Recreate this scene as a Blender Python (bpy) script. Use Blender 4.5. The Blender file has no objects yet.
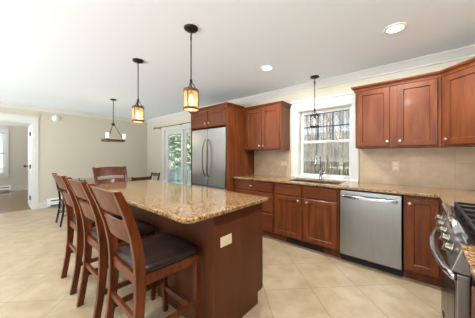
import bpy, bmesh, math, random
from mathutils import Vector, Matrix
PI = math.pi
R = math.radians
scene = bpy.context.scene
COL = scene.collection
random.seed(7)

# ------------------------------------------------------------------ camera
cam_d = bpy.data.cameras.new('camera')
cam = bpy.data.objects.new('camera', cam_d)
COL.objects.link(cam)
cam.location = (0, 0, 1.291)
cam.rotation_euler = (R(90), 0, R(40.82))
cam_d.sensor_width = 36
cam_d.lens = 16.01
cam_d.shift_y = -0.008
cam_d.clip_start = 0.02
scene.camera = cam

# ------------------------------------------------------------------ world: pale hazy sky, brighter on the sunny side behind the viewer
FILL_GLOW = 13.5
w = bpy.data.worlds.new('world')
scene.world = w
w.use_nodes = True
nt = w.node_tree
nt.nodes.clear()
o_ = nt.nodes.new('ShaderNodeOutputWorld')
bg = nt.nodes.new('ShaderNodeBackground')
tc = nt.nodes.new('ShaderNodeTexCoord')
sp = nt.nodes.new('ShaderNodeSeparateXYZ')
mr = nt.nodes.new('ShaderNodeMapRange')
mr.inputs['From Min'].default_value = 0.3
mr.inputs['From Max'].default_value = -0.9
mr.inputs['To Min'].default_value = 0.95
mr.inputs['To Max'].default_value = 1.08
cr = nt.nodes.new('ShaderNodeValToRGB')
cr.color_ramp.elements[0].position = 0.0
cr.color_ramp.elements[0].color = (0.84, 0.88, 0.93, 1)
cr.color_ramp.elements[1].position = 0.5
cr.color_ramp.elements[1].color = (0.50, 0.66, 0.88, 1)
nt.links.new(tc.outputs['Generated'], sp.inputs[0])
nt.links.new(sp.outputs['Y'], mr.inputs['Value'])
nt.links.new(sp.outputs['Z'], cr.inputs['Fac'])
nt.links.new(cr.outputs['Color'], bg.inputs['Color'])
# added fill glow below the horizon, there to brighten the ceiling
m2 = nt.nodes.new('ShaderNodeMapRange')
m2.inputs['From Min'].default_value = 0.0
m2.inputs['From Max'].default_value = -0.25
m2.inputs['To Min'].default_value = 1.0
m2.inputs['To Max'].default_value = FILL_GLOW
mm = nt.nodes.new('ShaderNodeMath'); mm.operation = 'MULTIPLY'
nt.links.new(sp.outputs['Z'], m2.inputs['Value'])
nt.links.new(mr.outputs['Result'], mm.inputs[0])
nt.links.new(m2.outputs['Result'], mm.inputs[1])
nt.links.new(mm.outputs[0], bg.inputs['Strength'])
nt.links.new(bg.outputs[0], o_.inputs[0])

sun_d = bpy.data.lights.new('sun', 'SUN')
sun_d.energy = 6.5; sun_d.color = (1, 0.95, 0.87); sun_d.angle = R(2)
sun = bpy.data.objects.new('sun', sun_d)
COL.objects.link(sun)
_d = Vector((-math.cos(R(22)) * math.cos(R(38)), math.sin(R(22)) * math.cos(R(38)), -math.sin(R(38))))   # low winter sun from the right, a little behind the viewer
sun.rotation_euler = _d.to_track_quat('-Z', 'Y').to_euler()

scene.view_settings.view_transform = 'Standard'
scene.view_settings.look = 'None'
scene.view_settings.gamma = 1
scene.view_settings.exposure = 0.32
scene.view_settings.use_curve_mapping = False
CAN_POWER = 27.0

# ------------------------------------------------------------------ materials
def srgb(r, g, b):
    f = lambda c: (c / 255 / 12.92) if c / 255 <= 0.04045 else ((c / 255 + 0.055) / 1.055) ** 2.4
    return (f(r), f(g), f(b), 1)

def mat(name, col, rough=0.5, metal=0.0, col2=None, scale=(1, 1, 1), nscale=5, detail=4, bump=0.0, coat=0.0, spec=0.5,
        emit=None, estr=0, trans=0.0, ior=1.45, lo=0.35, hi=0.65, alpha=1.0):
    m = bpy.data.materials.new(name)
    m.use_nodes = True
    t = m.node_tree
    b = t.nodes['Principled BSDF']
    b.inputs['Base Color'].default_value = col
    b.inputs['Roughness'].default_value = rough
    b.inputs['Metallic'].default_value = metal
    b.inputs['Coat Weight'].default_value = coat
    b.inputs['Coat Roughness'].default_value = 0.12
    b.inputs['Specular IOR Level'].default_value = spec
    b.inputs['Transmission Weight'].default_value = trans
    b.inputs['IOR'].default_value = ior
    b.inputs['Alpha'].default_value = alpha
    if emit:
        b.inputs['Emission Color'].default_value = emit
        b.inputs['Emission Strength'].default_value = estr
    if col2 or bump:
        tcx = t.nodes.new('ShaderNodeTexCoord')
        mp = t.nodes.new('ShaderNodeMapping')
        mp.inputs['Scale'].default_value = scale
        nz = t.nodes.new('ShaderNodeTexNoise')
        nz.inputs['Scale'].default_value = nscale
        nz.inputs['Detail'].default_value = detail
        t.links.new(tcx.outputs['Object'], mp.inputs[0])
        t.links.new(mp.outputs[0], nz.inputs['Vector'])
        if col2:
            rp = t.nodes.new('ShaderNodeValToRGB')
            rp.color_ramp.elements[0].position = lo
            rp.color_ramp.elements[1].position = hi
            rp.color_ramp.elements[0].color = col
            rp.color_ramp.elements[1].color = col2
            t.links.new(nz.outputs['Fac'], rp.inputs[0])
            t.links.new(rp.outputs[0], b.inputs['Base Color'])
        if bump:
            bp = t.nodes.new('ShaderNodeBump')
            bp.inputs['Strength'].default_value = bump
            bp.inputs['Distance'].default_value = 0.01
            t.links.new(nz.outputs['Fac'], bp.inputs['Height'])
            t.links.new(bp.outputs[0], b.inputs['Normal'])
    return m

M = {}
M['wall'] = mat('beige wall paint', srgb(196, 189, 171), 0.85)
M['ceil'] = mat('ceiling paint', srgb(229, 237, 243), 0.9)
M['trim'] = mat('white trim paint', srgb(206, 205, 198), 0.5)
M['wood'] = mat('cherry cabinet wood', srgb(86, 41, 16), 0.42, col2=srgb(112, 58, 25), scale=(3, 3, 0.35), nscale=6, detail=6, coat=0.08, spec=0.3)
M['wood_h'] = mat('cherry cabinet wood level grain', srgb(86, 41, 16), 0.42, col2=srgb(112, 58, 25), scale=(0.35, 3, 3), nscale=6, detail=6, coat=0.08, spec=0.3)
M['island'] = mat('island panel wood', srgb(82, 42, 20), 0.45, col2=srgb(92, 48, 24), scale=(3, 3, 0.3), nscale=5, detail=5, coat=0.05, spec=0.3)
M['stool'] = mat('stool wood', srgb(70, 30, 12), 0.3, col2=srgb(102, 48, 20), scale=(4, 4, 0.6), nscale=6, detail=5, coat=0.12, spec=0.3)
M['leather'] = mat('dark brown leather', srgb(30, 20, 17), 0.3, col2=srgb(42, 29, 25), nscale=9, spec=0.35, bump=0.08)
M['steel'] = mat('brushed stainless steel', srgb(150, 150, 149), 0.29, 1.0, col2=srgb(158, 158, 157), scale=(30, 30, 0.6), nscale=6)
M['steel_h'] = mat('polished steel', srgb(200, 204, 212), 0.16, 1.0)
M['knob_steel'] = mat('knob steel with painted dark reflections', srgb(140, 132, 120), 0.25, 1.0)  # base colour darkened to stand in for reflections on the range knobs
M['tan'] = mat('tan plastic', srgb(214, 194, 164), 0.45)
M['handle_steel'] = mat('steel with painted dark reflection', srgb(120, 108, 96), 0.25, 1.0)  # dark reflection on the refrigerator handles put into the base colour
M['knob'] = mat('satin nickel', srgb(205, 196, 182), 0.3, 1.0)
M['black'] = mat('black enamel', srgb(16, 16, 17), 0.25)
M['blackm'] = mat('matt black', srgb(22, 21, 21), 0.6)
M['bronze'] = mat('dark bronze metal', srgb(46, 38, 34), 0.4, 0.6)
M['brass'] = mat('aged wood and bronze lantern frame', srgb(92, 62, 34), 0.5, 0.2)
M['blackwood'] = mat('black painted chair wood', srgb(28, 24, 24), 0.35)
M['amber'] = mat('seeded amber glass', srgb(250, 226, 190), 0.25, trans=0.85, ior=1.1, emit=srgb(255, 205, 140), estr=0.12)
M['clearg'] = mat('seeded clear glass', srgb(245, 243, 238), 0.1, trans=0.96, ior=1.1)
M['frost'] = mat('lit frosted candle glass', srgb(250, 240, 220), 0.5, emit=srgb(255, 232, 195), estr=0.75)
M['bulb'] = mat('lit bulb', srgb(255, 225, 170), 0.5, emit=srgb(255, 214, 150), estr=7)
M['bulb_low'] = mat('dim bulb', srgb(255, 240, 215), 0.5, emit=srgb(255, 238, 210), estr=1.5)
M['ringwood'] = mat('dark stained ring wood', srgb(92, 64, 40), 0.6, col2=srgb(60, 42, 30), nscale=12)
M['can'] = mat('lit downlight lens', srgb(255, 250, 240), 0.5, emit=srgb(255, 248, 235), estr=4)
M['white'] = mat('white plastic', srgb(236, 233, 226), 0.4)
M['ivory'] = mat('ivory plastic', srgb(226, 216, 192), 0.4)
M['dark'] = mat('dark slot', srgb(30, 30, 30), 0.7)
M['heater'] = mat('heater enamel', srgb(232, 233, 232), 0.4)
M['bark'] = mat('tree bark', srgb(120, 108, 96), 0.9, col2=srgb(170, 158, 144), nscale=6)
M['brush'] = mat('bare undergrowth twigs', srgb(138, 132, 108), 0.9, col2=srgb(176, 170, 148), nscale=2)
M['leaf'] = mat('evergreen foliage', srgb(140, 160, 132), 0.8, col2=srgb(192, 204, 182), nscale=4)
M['ground'] = mat('winter ground', srgb(196, 188, 176), 0.9, col2=srgb(150, 136, 116), nscale=1.2)
M['deck'] = mat('painted deck boards', srgb(120, 150, 150), 0.7)
M['sink'] = mat('steel sink bowl', srgb(120, 118, 114), 0.3, 0.9)
M['window_black'] = mat('dark window grille', srgb(40, 46, 58), 0.5)

def glass_mat():
    m = bpy.data.materials.new('window glass')
    m.use_nodes = True
    t = m.node_tree
    t.nodes.clear()
    o = t.nodes.new('ShaderNodeOutputMaterial')
    mx = t.nodes.new('ShaderNodeMixShader')
    tr = t.nodes.new('ShaderNodeBsdfTransparent')
    tr.inputs[0].default_value = (0.96, 0.98, 0.98, 1)
    gl = t.nodes.new('ShaderNodeBsdfGlossy')
    gl.inputs['Roughness'].default_value = 0.02
    mx.inputs[0].default_value = 0.06
    t.links.new(tr.outputs[0], mx.inputs[1])
    t.links.new(gl.outputs[0], mx.inputs[2])
    t.links.new(mx.outputs[0], o.inputs[0])
    return m
M['glass'] = glass_mat()

def granite():
    m = bpy.data.materials.new('speckled granite')
    m.use_nodes = True
    t = m.node_tree
    b = t.nodes['Principled BSDF']
    tcx = t.nodes.new('ShaderNodeTexCoord')
    n1 = t.nodes.new('ShaderNodeTexNoise'); n1.inputs['Scale'].default_value = 60; n1.inputs['Detail'].default_value = 8; n1.inputs['Roughness'].default_value = 0.75
    n2 = t.nodes.new('ShaderNodeTexNoise'); n2.inputs['Scale'].default_value = 7; n2.inputs['Detail'].default_value = 4
    v = t.nodes.new('ShaderNodeTexVoronoi'); v.inputs['Scale'].default_value = 95
    for n in (n1, n2, v):
        t.links.new(tcx.outputs['Object'], n.inputs['Vector'])
    r1 = t.nodes.new('ShaderNodeValToRGB')
    e = r1.color_ramp.elements
    e[0].position = 0.39; e[0].color = srgb(64, 42, 28)
    e[1].position = 0.68; e[1].color = srgb(214, 198, 170)
    x = e.new(0.455); x.color = srgb(130, 98, 66)
    x = e.new(0.52); x.color = srgb(168, 140, 104)
    x = e.new(0.595); x.color = srgb(190, 166, 132)
    r2 = t.nodes.new('ShaderNodeValToRGB')
    r2.color_ramp.elements[0].position = 0.35; r2.color_ramp.elements[0].color = srgb(190, 164, 128)
    r2.color_ramp.elements[1].position = 0.65; r2.color_ramp.elements[1].color = srgb(226, 214, 194)
    mx = t.nodes.new('ShaderNodeMix'); mx.data_type = 'RGBA'; mx.blend_type = 'MULTIPLY'; mx.inputs[0].default_value = 0.75
    t.links.new(n1.outputs['Fac'], r1.inputs[0])
    t.links.new(n2.outputs['Fac'], r2.inputs[0])
    t.links.new(r1.outputs[0], mx.inputs[6]); t.links.new(r2.outputs[0], mx.inputs[7])
    r3 = t.nodes.new('ShaderNodeValToRGB')
    r3.color_ramp.elements[0].position = 0.10; r3.color_ramp.elements[0].color = (0.25, 0.2, 0.17, 1)
    r3.color_ramp.elements[1].position = 0.28; r3.color_ramp.elements[1].color = (1, 1, 1, 1)
    t.links.new(v.outputs['Distance'], r3.inputs[0])
    m2 = t.nodes.new('ShaderNodeMix'); m2.data_type = 'RGBA'; m2.blend_type = 'MULTIPLY'; m2.inputs[0].default_value = 0.45
    t.links.new(mx.outputs[2], m2.inputs[6]); t.links.new(r3.outputs[0], m2.inputs[7])
    t.links.new(m2.outputs[2], b.inputs['Base Color'])
    b.inputs['Roughness'].default_value = 0.06
    b.inputs['IOR'].default_value = 1.5
    b.inputs['Coat Weight'].default_value = 0.15
    b.inputs['Coat Roughness'].default_value = 0.04
    return m
M['granite'] = granite()

def tiles(name, c1, c2, grout, size, rot, off, rough, mortar=0.006, bumpy=0.05, w=1.0, axes='XY', offset=0.0, gs=1.6, lo=(0.8, 0.77, 0.72, 1)):
    """square or oblong tiles from the brick texture; axes says which object axes run across them"""
    m = bpy.data.materials.new(name)
    m.use_nodes = True
    t = m.node_tree
    b = t.nodes['Principled BSDF']
    tcx = t.nodes.new('ShaderNodeTexCoord')
    sx = t.nodes.new('ShaderNodeSeparateXYZ')
    cx = t.nodes.new('ShaderNodeCombineXYZ')
    t.links.new(tcx.outputs['Object'], sx.inputs[0])
    t.links.new(sx.outputs[axes[0]], cx.inputs['X'])
    t.links.new(sx.outputs[axes[1]], cx.inputs['Y'])
    mp = t.nodes.new('ShaderNodeMapping')
    mp.inputs['Rotation'].default_value = (0, 0, rot)
    mp.inputs['Location'].default_value = (off[0], off[1], 0)
    t.links.new(cx.outputs[0], mp.inputs[0])
    br = t.nodes.new('ShaderNodeTexBrick')
    br.offset = offset
    br.inputs['Scale'].default_value = 1
    br.inputs['Brick Width'].default_value = size * w
    br.inputs['Row Height'].default_value = size
    br.inputs['Mortar Size'].default_value = mortar
    br.inputs['Mortar Smooth'].default_value = 0.3
    br.inputs['Color1'].default_value = c1
    br.inputs['Color2'].default_value = c2
    br.inputs['Mortar'].default_value = grout
    t.links.new(mp.outputs[0], br.inputs['Vector'])
    nz = t.nodes.new('ShaderNodeTexNoise')
    nz.inputs['Scale'].default_value = gs * 2.2; nz.inputs['Detail'].default_value = 7; nz.inputs['Roughness'].default_value = 0.6
    t.links.new(tcx.outputs['Object'], nz.inputs['Vector'])
    rp = t.nodes.new('ShaderNodeValToRGB')
    rp.color_ramp.elements[0].position = 0.34; rp.color_ramp.elements[0].color = lo
    rp.color_ramp.elements[1].position = 0.62; rp.color_ramp.elements[1].color = (1, 1, 1, 1)
    t.links.new(nz.outputs['Fac'], rp.inputs[0])
    mx = t.nodes.new('ShaderNodeMix'); mx.data_type = 'RGBA'; mx.blend_type = 'MULTIPLY'; mx.inputs[0].default_value = 0.8
    t.links.new(br.outputs['Color'], mx.inputs[6]); t.links.new(rp.outputs[0], mx.inputs[7])
    t.links.new(mx.outputs[2], b.inputs['Base Color'])
    b.inputs['Roughness'].default_value = rough
    bp = t.nodes.new('ShaderNodeBump'); bp.invert = True
    bp.inputs['Strength'].default_value = 0.4; bp.inputs['Distance'].default_value = 0.003
    t.links.new(br.outputs['Fac'], bp.inputs['Height'])
    t.links.new(bp.outputs[0], b.inputs['Normal'])
    return m
c45 = math.cos(R(45))
M['floor'] = tiles('diagonal stone floor tile', srgb(174, 155, 127), srgb(166, 147, 119), srgb(138, 120, 97), 0.457, R(45), (0.168, 0.052), 0.30, mortar=0.004, gs=2.4, lo=(0.74, 0.68, 0.60, 1))
M['splash'] = tiles('tumbled travertine backsplash', srgb(196, 174, 146), srgb(191, 168, 139), srgb(186, 163, 135), 0.30, 0, (0, 0.0), 0.4, mortar=0.003, axes='XZ', gs=3)
M['oak'] = tiles('oak strip floor', srgb(150, 112, 82), srgb(120, 86, 60), srgb(80, 56, 40), 0.075, 0, (0, 0), 0.14, mortar=0.001, w=12, axes='YX', offset=0.4)

# ------------------------------------------------------------------ mesh helpers
class MB:
    def __init__(s):
        s.bm = bmesh.new()
    def hexa(s, v, smooth=False):
        vs = [s.bm.verts.new(p) for p in v]
        for f in ((0, 3, 2, 1), (4, 5, 6, 7), (0, 1, 5, 4), (1, 2, 6, 5), (2, 3, 7, 6), (3, 0, 4, 7)):
            s.bm.faces.new([vs[i] for i in f])
        return s
    def box(s, x0, x1, y0, y1, z0, z1):
        return s.hexa([(x0, y0, z0), (x1, y0, z0), (x1, y1, z0), (x0, y1, z0), (x0, y0, z1), (x1, y0, z1), (x1, y1, z1), (x0, y1, z1)])
    def rings(s, rings, closed_ring=True, caps=True, smooth=True):
        rv = [[s.bm.verts.new(p) for p in r] for r in rings]
        n = len(rv[0])
        for a, b in zip(rv[:-1], rv[1:]):
            for i in range(n if closed_ring else n - 1):
                j = (i + 1) % n
                f = s.bm.faces.new((a[i], a[j], b[j], b[i]))
                f.smooth = smooth
        if caps and closed_ring:
            s.bm.faces.new(list(reversed(rv[0])))
            s.bm.faces.new(rv[-1])
        return s
    def tube(s, pts, r, seg=10):
        pts = [Vector(p) for p in pts]
        rs = r if isinstance(r, (list, tuple)) else [r] * len(pts)
        rings = []
        up = None
        for i, p in enumerate(pts):
            d = (pts[min(i + 1, len(pts) - 1)] - pts[max(i - 1, 0)]).normalized()
            if up is None:
                up = Vector((0, 0, 1)) if abs(d.z) < 0.9 else Vector((1, 0, 0))
            a = d.cross(up)
            if a.length < 1e-4:
                a = d.cross(Vector((0, 1, 0)))
            a.normalize()
            b = a.cross(d).normalized()
            up = b
            rings.append([p + (a * math.cos(2 * PI * k / seg) + b * math.sin(2 * PI * k / seg)) * rs[i] for k in range(seg)])
        return s.rings(rings)
    def lathe(s, prof, c=(0, 0, 0), seg=24, axis='Z'):
        rings = []
        for r, z in prof:
            ring = []
            for k in range(seg):
                a = 2 * PI * k / seg
                q = (r * math.cos(a), r * math.sin(a), z)
                if axis == 'Y':
                    q = (q[0], q[2], -q[1])
                elif axis == 'X':
                    q = (q[2], q[1], -q[0])
                ring.append((c[0] + q[0], c[1] + q[1], c[2] + q[2]))
            rings.append(ring)
        return s.rings(rings)
    def prism(s, poly, z0, z1):
        a = [s.bm.verts.new((x, y, z0)) for x, y in poly]
        b = [s.bm.verts.new((x, y, z1)) for x, y in poly]
        n = len(poly)
        s.bm.faces.new(list(reversed(a)))
        s.bm.faces.new(b)
        for i in range(n):
            j = (i + 1) % n
            s.bm.faces.new((a[i], a[j], b[j], b[i]))
        return s
    def sweep(s, path, prof):
        """mitred moulding: prof = closed loop of (out, z), out to the right of the path"""
        P = [Vector(p) for p in path]
        rings = []
        for i, p in enumerate(P):
            ns = []
            if i > 0:
                d = (P[i] - P[i - 1]).normalized(); ns.append(Vector((d.y, -d.x)))
            if i < len(P) - 1:
                d = (P[i + 1] - P[i]).normalized(); ns.append(Vector((d.y, -d.x)))
            n = sum(ns, Vector((0, 0)))
            n.normalize()
            k = 1 / max(0.3, n.dot(ns[0]))
            rings.append([(p.x + n.x * k * o, p.y + n.y * k * o, z) for o, z in prof])
        return s.rings(rings, smooth=False)
    def posts(s, secs):
        """bar through rectangular sections (cx, cy, z, half x, half y)"""
        rings = [[(cx - hx, cy - hy, z), (cx + hx, cy - hy, z), (cx + hx, cy + hy, z), (cx - hx, cy + hy, z)] for cx, cy, z, hx, hy in secs]
        return s.rings(rings, smooth=False)

def finish(o, kind=None, label=None, cat=None, group=None):
    if kind: o['kind'] = kind
    if label: o['label'] = label
    if cat: o['category'] = cat
    if group: o['group'] = group
    return o

def obj(name, mb, m, parent=None, bevel=0.0, seg=2, loc=(0, 0, 0), rotz=0, subsurf=0, label=None, cat=None, group=None, kind=None):
    bmesh.ops.recalc_face_normals(mb.bm, faces=mb.bm.faces)
    me = bpy.data.meshes.new(name)
    mb.bm.to_mesh(me)
    mb.bm.free()
    me.materials.append(M[m] if isinstance(m, str) else m)
    o = bpy.data.objects.new(name, me)
    COL.objects.link(o)
    o.location = loc
    o.rotation_euler = (0, 0, rotz)
    if parent: o.parent = parent
    if bevel:
        b = o.modifiers.new('bevel', 'BEVEL')
        b.width = bevel; b.segments = seg; b.limit_method = 'ANGLE'; b.angle_limit = R(35)
    if subsurf:
        b = o.modifiers.new('sub', 'SUBSURF'); b.levels = subsurf; b.render_levels = subsurf
    return finish(o, kind, label, cat, group)

def thing(name, label, cat, loc=(0, 0, 0), rotz=0, group=None):
    o = bpy.data.objects.new(name, None)
    COL.objects.link(o)
    o.location = loc
    o.rotation_euler = (0, 0, rotz)
    return finish(o, None, label, cat, group)

KIDS = {}
def dup(o, loc=None, rotz=None, label=None, parent=None):
    c = o.copy()
    COL.objects.link(c)
    if parent: c.parent = parent
    if loc is not None: c.location = loc
    if rotz is not None: c.rotation_euler = (0, 0, rotz)
    if label: c['label'] = label
    for ch in [x for x in list(bpy.data.objects) if x.parent == o]:
        dup(ch, parent=c)
    return c

# ------------------------------------------------------------------ setting
D = 3.397          # window wall
L = -6.948         # left wall
RW = 0.80          # right wall
C = 2.455          # ceiling
BK = -4.0          # room left open behind the viewer to let world light in

obj('floor', MB().box(L - 0.06, RW + 0.1, BK, D + 0.12, -0.1, 0), 'floor', kind='structure')
obj('floor', MB().box(-11.25, L - 0.06, -3.2, 3.5, -0.1, 0), 'oak', kind='structure')
obj('ceiling', MB().box(-11.25, RW + 0.1, BK, D + 0.12, C, C + 0.12), 'ceil', kind='structure')

# window wall with the holes for the kitchen window and the sliding door
WX0, WX1, WZ0, WZ1 = -1.56, -0.74, 0.93, 2.03
SX0, SX1, SZ1 = -5.84, -4.02, 2.04
mb = MB()
for x0, x1, z0, z1 in [(L - 0.12, SX0, 0, C), (SX0, SX1, SZ1, C), (SX1, WX0, 0, C), (WX0, WX1, 0, WZ0), (WX0, WX1, WZ1, C), (WX1, RW + 0.12, 0, C)]:
    mb.box(x0, x1, D, D + 0.12, z0, z1)
obj('wall_back', mb, 'wall', kind='structure')
OY0, OY1, OZ = -0.95, 0.617, 2.06   # opening in left wall
mb = MB()
mb.box(L - 0.12, L, OY1, D, 0, C).box(L - 0.12, L, BK, OY0, 0, C).box(L - 0.12, L, OY0, OY1, OZ, C)
obj('wall_left', mb, 'wall', kind='structure')
obj('wall_right', MB().box(RW, RW + 0.12, BK, D, 0, C), 'wall', kind='structure')
# adjoining room
AX = -11.13
AWY0, AWY1 = -1.5, 0.28
mb = MB()
mb.box(AX - 0.12, AX, -3.2, AWY0, 0, C).box(AX - 0.12, AX, AWY1, 3.5, 0, C).box(AX - 0.12, AX, AWY0, AWY1, 0, 0.6).box(AX - 0.12, AX, AWY0, AWY1, 2.1, C)
obj('wall_far', mb, 'wall', kind='structure')
obj('wall_side', MB().box(AX, L - 0.12, 3.4, 3.5, 0, C), 'wall', kind='structure')

# crown moulding of the ceiling (out = into the room, to the right of the path)
def crown(path, nm):
    prof = [(0, C), (0.09, C), (0.09, C - 0.012), (0.075, C - 0.022), (0.055, C - 0.045), (0.03, C - 0.07), (0.016, C - 0.08), (0.016, C - 0.095), (0, C - 0.1)]
    obj(nm, MB().sweep(path, prof), 'trim', kind='structure')
crown([(L, BK), (L, D), (RW, D), (RW, BK)], 'trim_1')
crown([(AX, -3.2), (AX, 3.4)], 'trim_2')
bprof = [(0, 0), (0.016, 0), (0.016, 0.115), (0.008, 0.135), (0, 0.135)]
obj('baseboard_left', MB().sweep([(L, 0.717), (L, 0.865)], bprof), 'trim', kind='structure')
obj('baseboard_back', MB().sweep([(L, D), (SX0 - 0.13, D)], bprof), 'trim', kind='structure')
obj('baseboard_far', MB().sweep([(AX, 0.425), (AX, 3.4)], bprof), 'trim', kind='structure')

# cased opening to the next room, with its open door
mb = MB()
for y0, y1 in ((OY1, OY1 + 0.1), (OY0 - 0.1, OY0)):
    mb.box(L - 0.14, L + 0.02, y0, y1, 0, OZ)
mb.box(L - 0.14, L + 0.022, OY0 - 0.1, OY1 + 0.1, OZ, OZ + 0.13)
mb.box(L - 0.14, L + 0.045, OY0 - 0.125, OY1 + 0.125, OZ + 0.13, OZ + 0.165)
mb.box(L - 0.13, L, OY1 - 0.02, OY1, 0, OZ).box(L - 0.13, L, OY0, OY1, OZ - 0.02, OZ)
obj('trim_3', mb, 'trim', bevel=0.004, kind='structure')
door = obj('door_1', MB().box(0, 0.86, -0.035, 0, 0.01, 2.02), 'trim', loc=(L - 0.14, OY1 - 0.03, 0), rotz=PI + R(-1.5), bevel=0.003, kind='structure')
mb = MB()
for z in (0.35, 1.15, 1.75):
    mb.box(0.12, 0.74, -0.0395, -0.035, z - 0.2, z + 0.15)
obj('door_panel', mb, 'trim', door, bevel=0.003)
for z in (0.27, 1.02, 1.80):
    obj('hinge', MB().box(-0.028, 0.012, -0.006, 0.016, z - 0.05, z + 0.05), 'blackm', door)
mb = MB()
mb.lathe([(0.028, 0), (0.028, 0.012), (0.011, 0.014), (0.011, 0.04), (0.027, 0.05), (0.029, 0.065), (0.018, 0.08), (0.001, 0.083)], (0.79, 0, 1.0), 16, 'Y')
mb.lathe([(0.028, -0.035), (0.028, -0.047), (0.011, -0.049), (0.011, -0.075), (0.027, -0.085), (0.029, -0.1), (0.018, -0.115), (0.001, -0.118)], (0.79, 0, 1.0), 16, 'Y')
obj('door_handle', mb, 'blackm', door)

# window of the next room
f = obj('window_2', MB().box(AX, AX + 0.02, AWY1, AWY1 + 0.09, 0.55, 2.19).box(AX, AX + 0.02, AWY0 - 0.09, AWY0, 0.55, 2.19)
        .box(AX, AX + 0.022, AWY0 - 0.09, AWY1 + 0.09, 2.1, 2.22).box(AX, AX + 0.05, AWY0 - 0.11, AWY1 + 0.11, 0.56, 0.6)
        .box(AX, AX + 0.018, AWY0 - 0.09, AWY1 + 0.09, 0.48, 0.56), 'trim', bevel=0.003, kind='structure')
mb = MB()
for y0, y1 in ((AWY0, AWY0 + 0.05), (AWY1 - 0.05, AWY1), (-0.64, -0.58)):
    mb.box(AX - 0.08, AX - 0.04, y0, y1, 0.6, 2.1)
for z0, z1 in ((0.6, 0.66), (1.33, 1.38), (2.05, 2.1)):
    mb.box(AX - 0.08, AX - 0.04, AWY0, AWY1, z0, z1)
obj('sash', mb, 'trim', f)
obj('pane', MB().box(AX - 0.062, AX - 0.058, AWY0, AWY1, 0.6, 2.1), 'glass', f)

# kitchen window
f = MB()
f.box(-1.69, WX0 + 0.005, D - 0.022, D, 0.93, WZ1).box(WX1 - 0.005, -0.655, D - 0.022, D, 0.93, WZ1)
f.box(-1.695, -0.65, D - 0.024, D, WZ1, 2.17).box(-1.705, -0.64, D - 0.045, D, 2.17, 2.20)
f.box(-1.69, -0.655, D - 0.05, D + 0.06, 0.915, 0.94)
for x0, x1 in ((WX0, WX0 + 0.012), (WX1 - 0.012, WX1)):
    f.box(x0, x1, D, D + 0.11, 0.93, WZ1)
f.box(WX0, WX1, D, D + 0.11, WZ1 - 0.012, WZ1)
win = obj('window_1', f, 'trim', bevel=0.003, kind='structure')
GX0, GX1, GZM = WX0 + 0.06, WX1 - 0.055, 1.51
mb = MB()
mb.box(WX0 + 0.012, GX0, D + 0.05, D + 0.09, 0.94, 1.53).box(GX1, WX1 - 0.012, D + 0.05, D + 0.09, 0.94, 1.53)
mb.box(GX0, GX1, D + 0.05, D + 0.09, 0.94, 0.985).box(GX0, GX1, D + 0.05, D + 0.09, 1.49, 1.53)
mb.box(WX0 + 0.012, GX0, D + 0.075, D + 0.105, 1.53, WZ1 - 0.012).box(GX1, WX1 - 0.012, D + 0.075, D + 0.105, 1.53, WZ1 - 0.012)
mb.box(GX0, GX1, D + 0.075, D + 0.105, 1.975, WZ1 - 0.012)
obj('sash', mb, 'trim', win, bevel=0.003)
obj('pane', MB().box(GX0, GX1, D + 0.068, D + 0.072, 0.985, 1.49), 'glass', win)
obj('pane', MB().box(GX0, GX1, D + 0.088, D + 0.092, 1.53, 1.975), 'glass', win)
mb = MB()
for k in (1, 2):
    x = GX0 + (GX1 - GX0) * k / 3
    mb.box(x - 0.008, x + 0.008, D + 0.076, D + 0.087, 1.53, 1.975)
mb.box(GX0, GX1, D + 0.076, D + 0.087, 1.745, 1.761).box(GX0, GX1, D + 0.076, D + 0.087, 1.962, 1.976)
obj('grille', mb, 'window_black', win)

# sliding glass door
mb = MB()
mb.box(SX0 - 0.12, SX0, D - 0.022, D, 0, SZ1).box(SX1, SX1 + 0.12, D - 0.022, D, 0, SZ1).box(SX0 - 0.12, SX1 + 0.12, D - 0.024, D, SZ1, SZ1 + 0.10)
mb.box(SX0, SX0 + 0.04, D, D + 0.11, 0, SZ1).box(SX1 - 0.04, SX1, D, D + 0.11, 0, SZ1).box(SX0, SX1, D, D + 0.11, SZ1 - 0.04, SZ1).box(SX0, SX1, D, D + 0.11, 0, 0.03)
sd = obj('door_2', mb, 'trim', bevel=0.003, kind='structure')
for x0, x1, y in ((SX0 + 0.04, -4.93, D + 0.02), (-4.97, SX1 - 0.04, D + 0.06)):
    a = obj('sliding_panel', MB().box(x0, x0 + 0.1, y, y + 0.04, 0.03, 2.0).box(x1 - 0.1, x1, y, y + 0.04, 0.03, 2.0)
            .box(x0 + 0.1, x1 - 0.1, y, y + 0.04, 0.03, 0.2).box(x0 + 0.1, x1 - 0.1, y, y + 0.04, 1.9, 2.0), 'trim', sd, bevel=0.003)
    obj('pane', MB().box(x0 + 0.1, x1 - 0.1, y + 0.018, y + 0.022, 0.2, 1.9), 'glass', a)
t = thing('curtain_rod', 'thin dark curtain rod with ball ends mounted above the sliding glass door', 'curtain rod', (-5.0, D, 2.13))
obj('rod', MB().tube([(-1.25, -0.09, 0), (1.25, -0.09, 0)], 0.009), 'bronze', t)
for s_ in (-1, 1):
    obj('finial', MB().lathe([(0.002, -0.035), (0.02, -0.025), (0.028, 0), (0.02, 0.025), (0.002, 0.035)], (s_ * 1.28, -0.09, 0), 12, 'X'), 'bronze', t)
for x in (-1.1, 0.1, 1.1):
    obj('bracket', MB().tube([(x, 0, -0.02), (x, -0.09, -0.012)], 0.008, 6).box(x - 0.012, x + 0.012, -0.004, 0, -0.05, 0.02), 'bronze', t)

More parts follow.
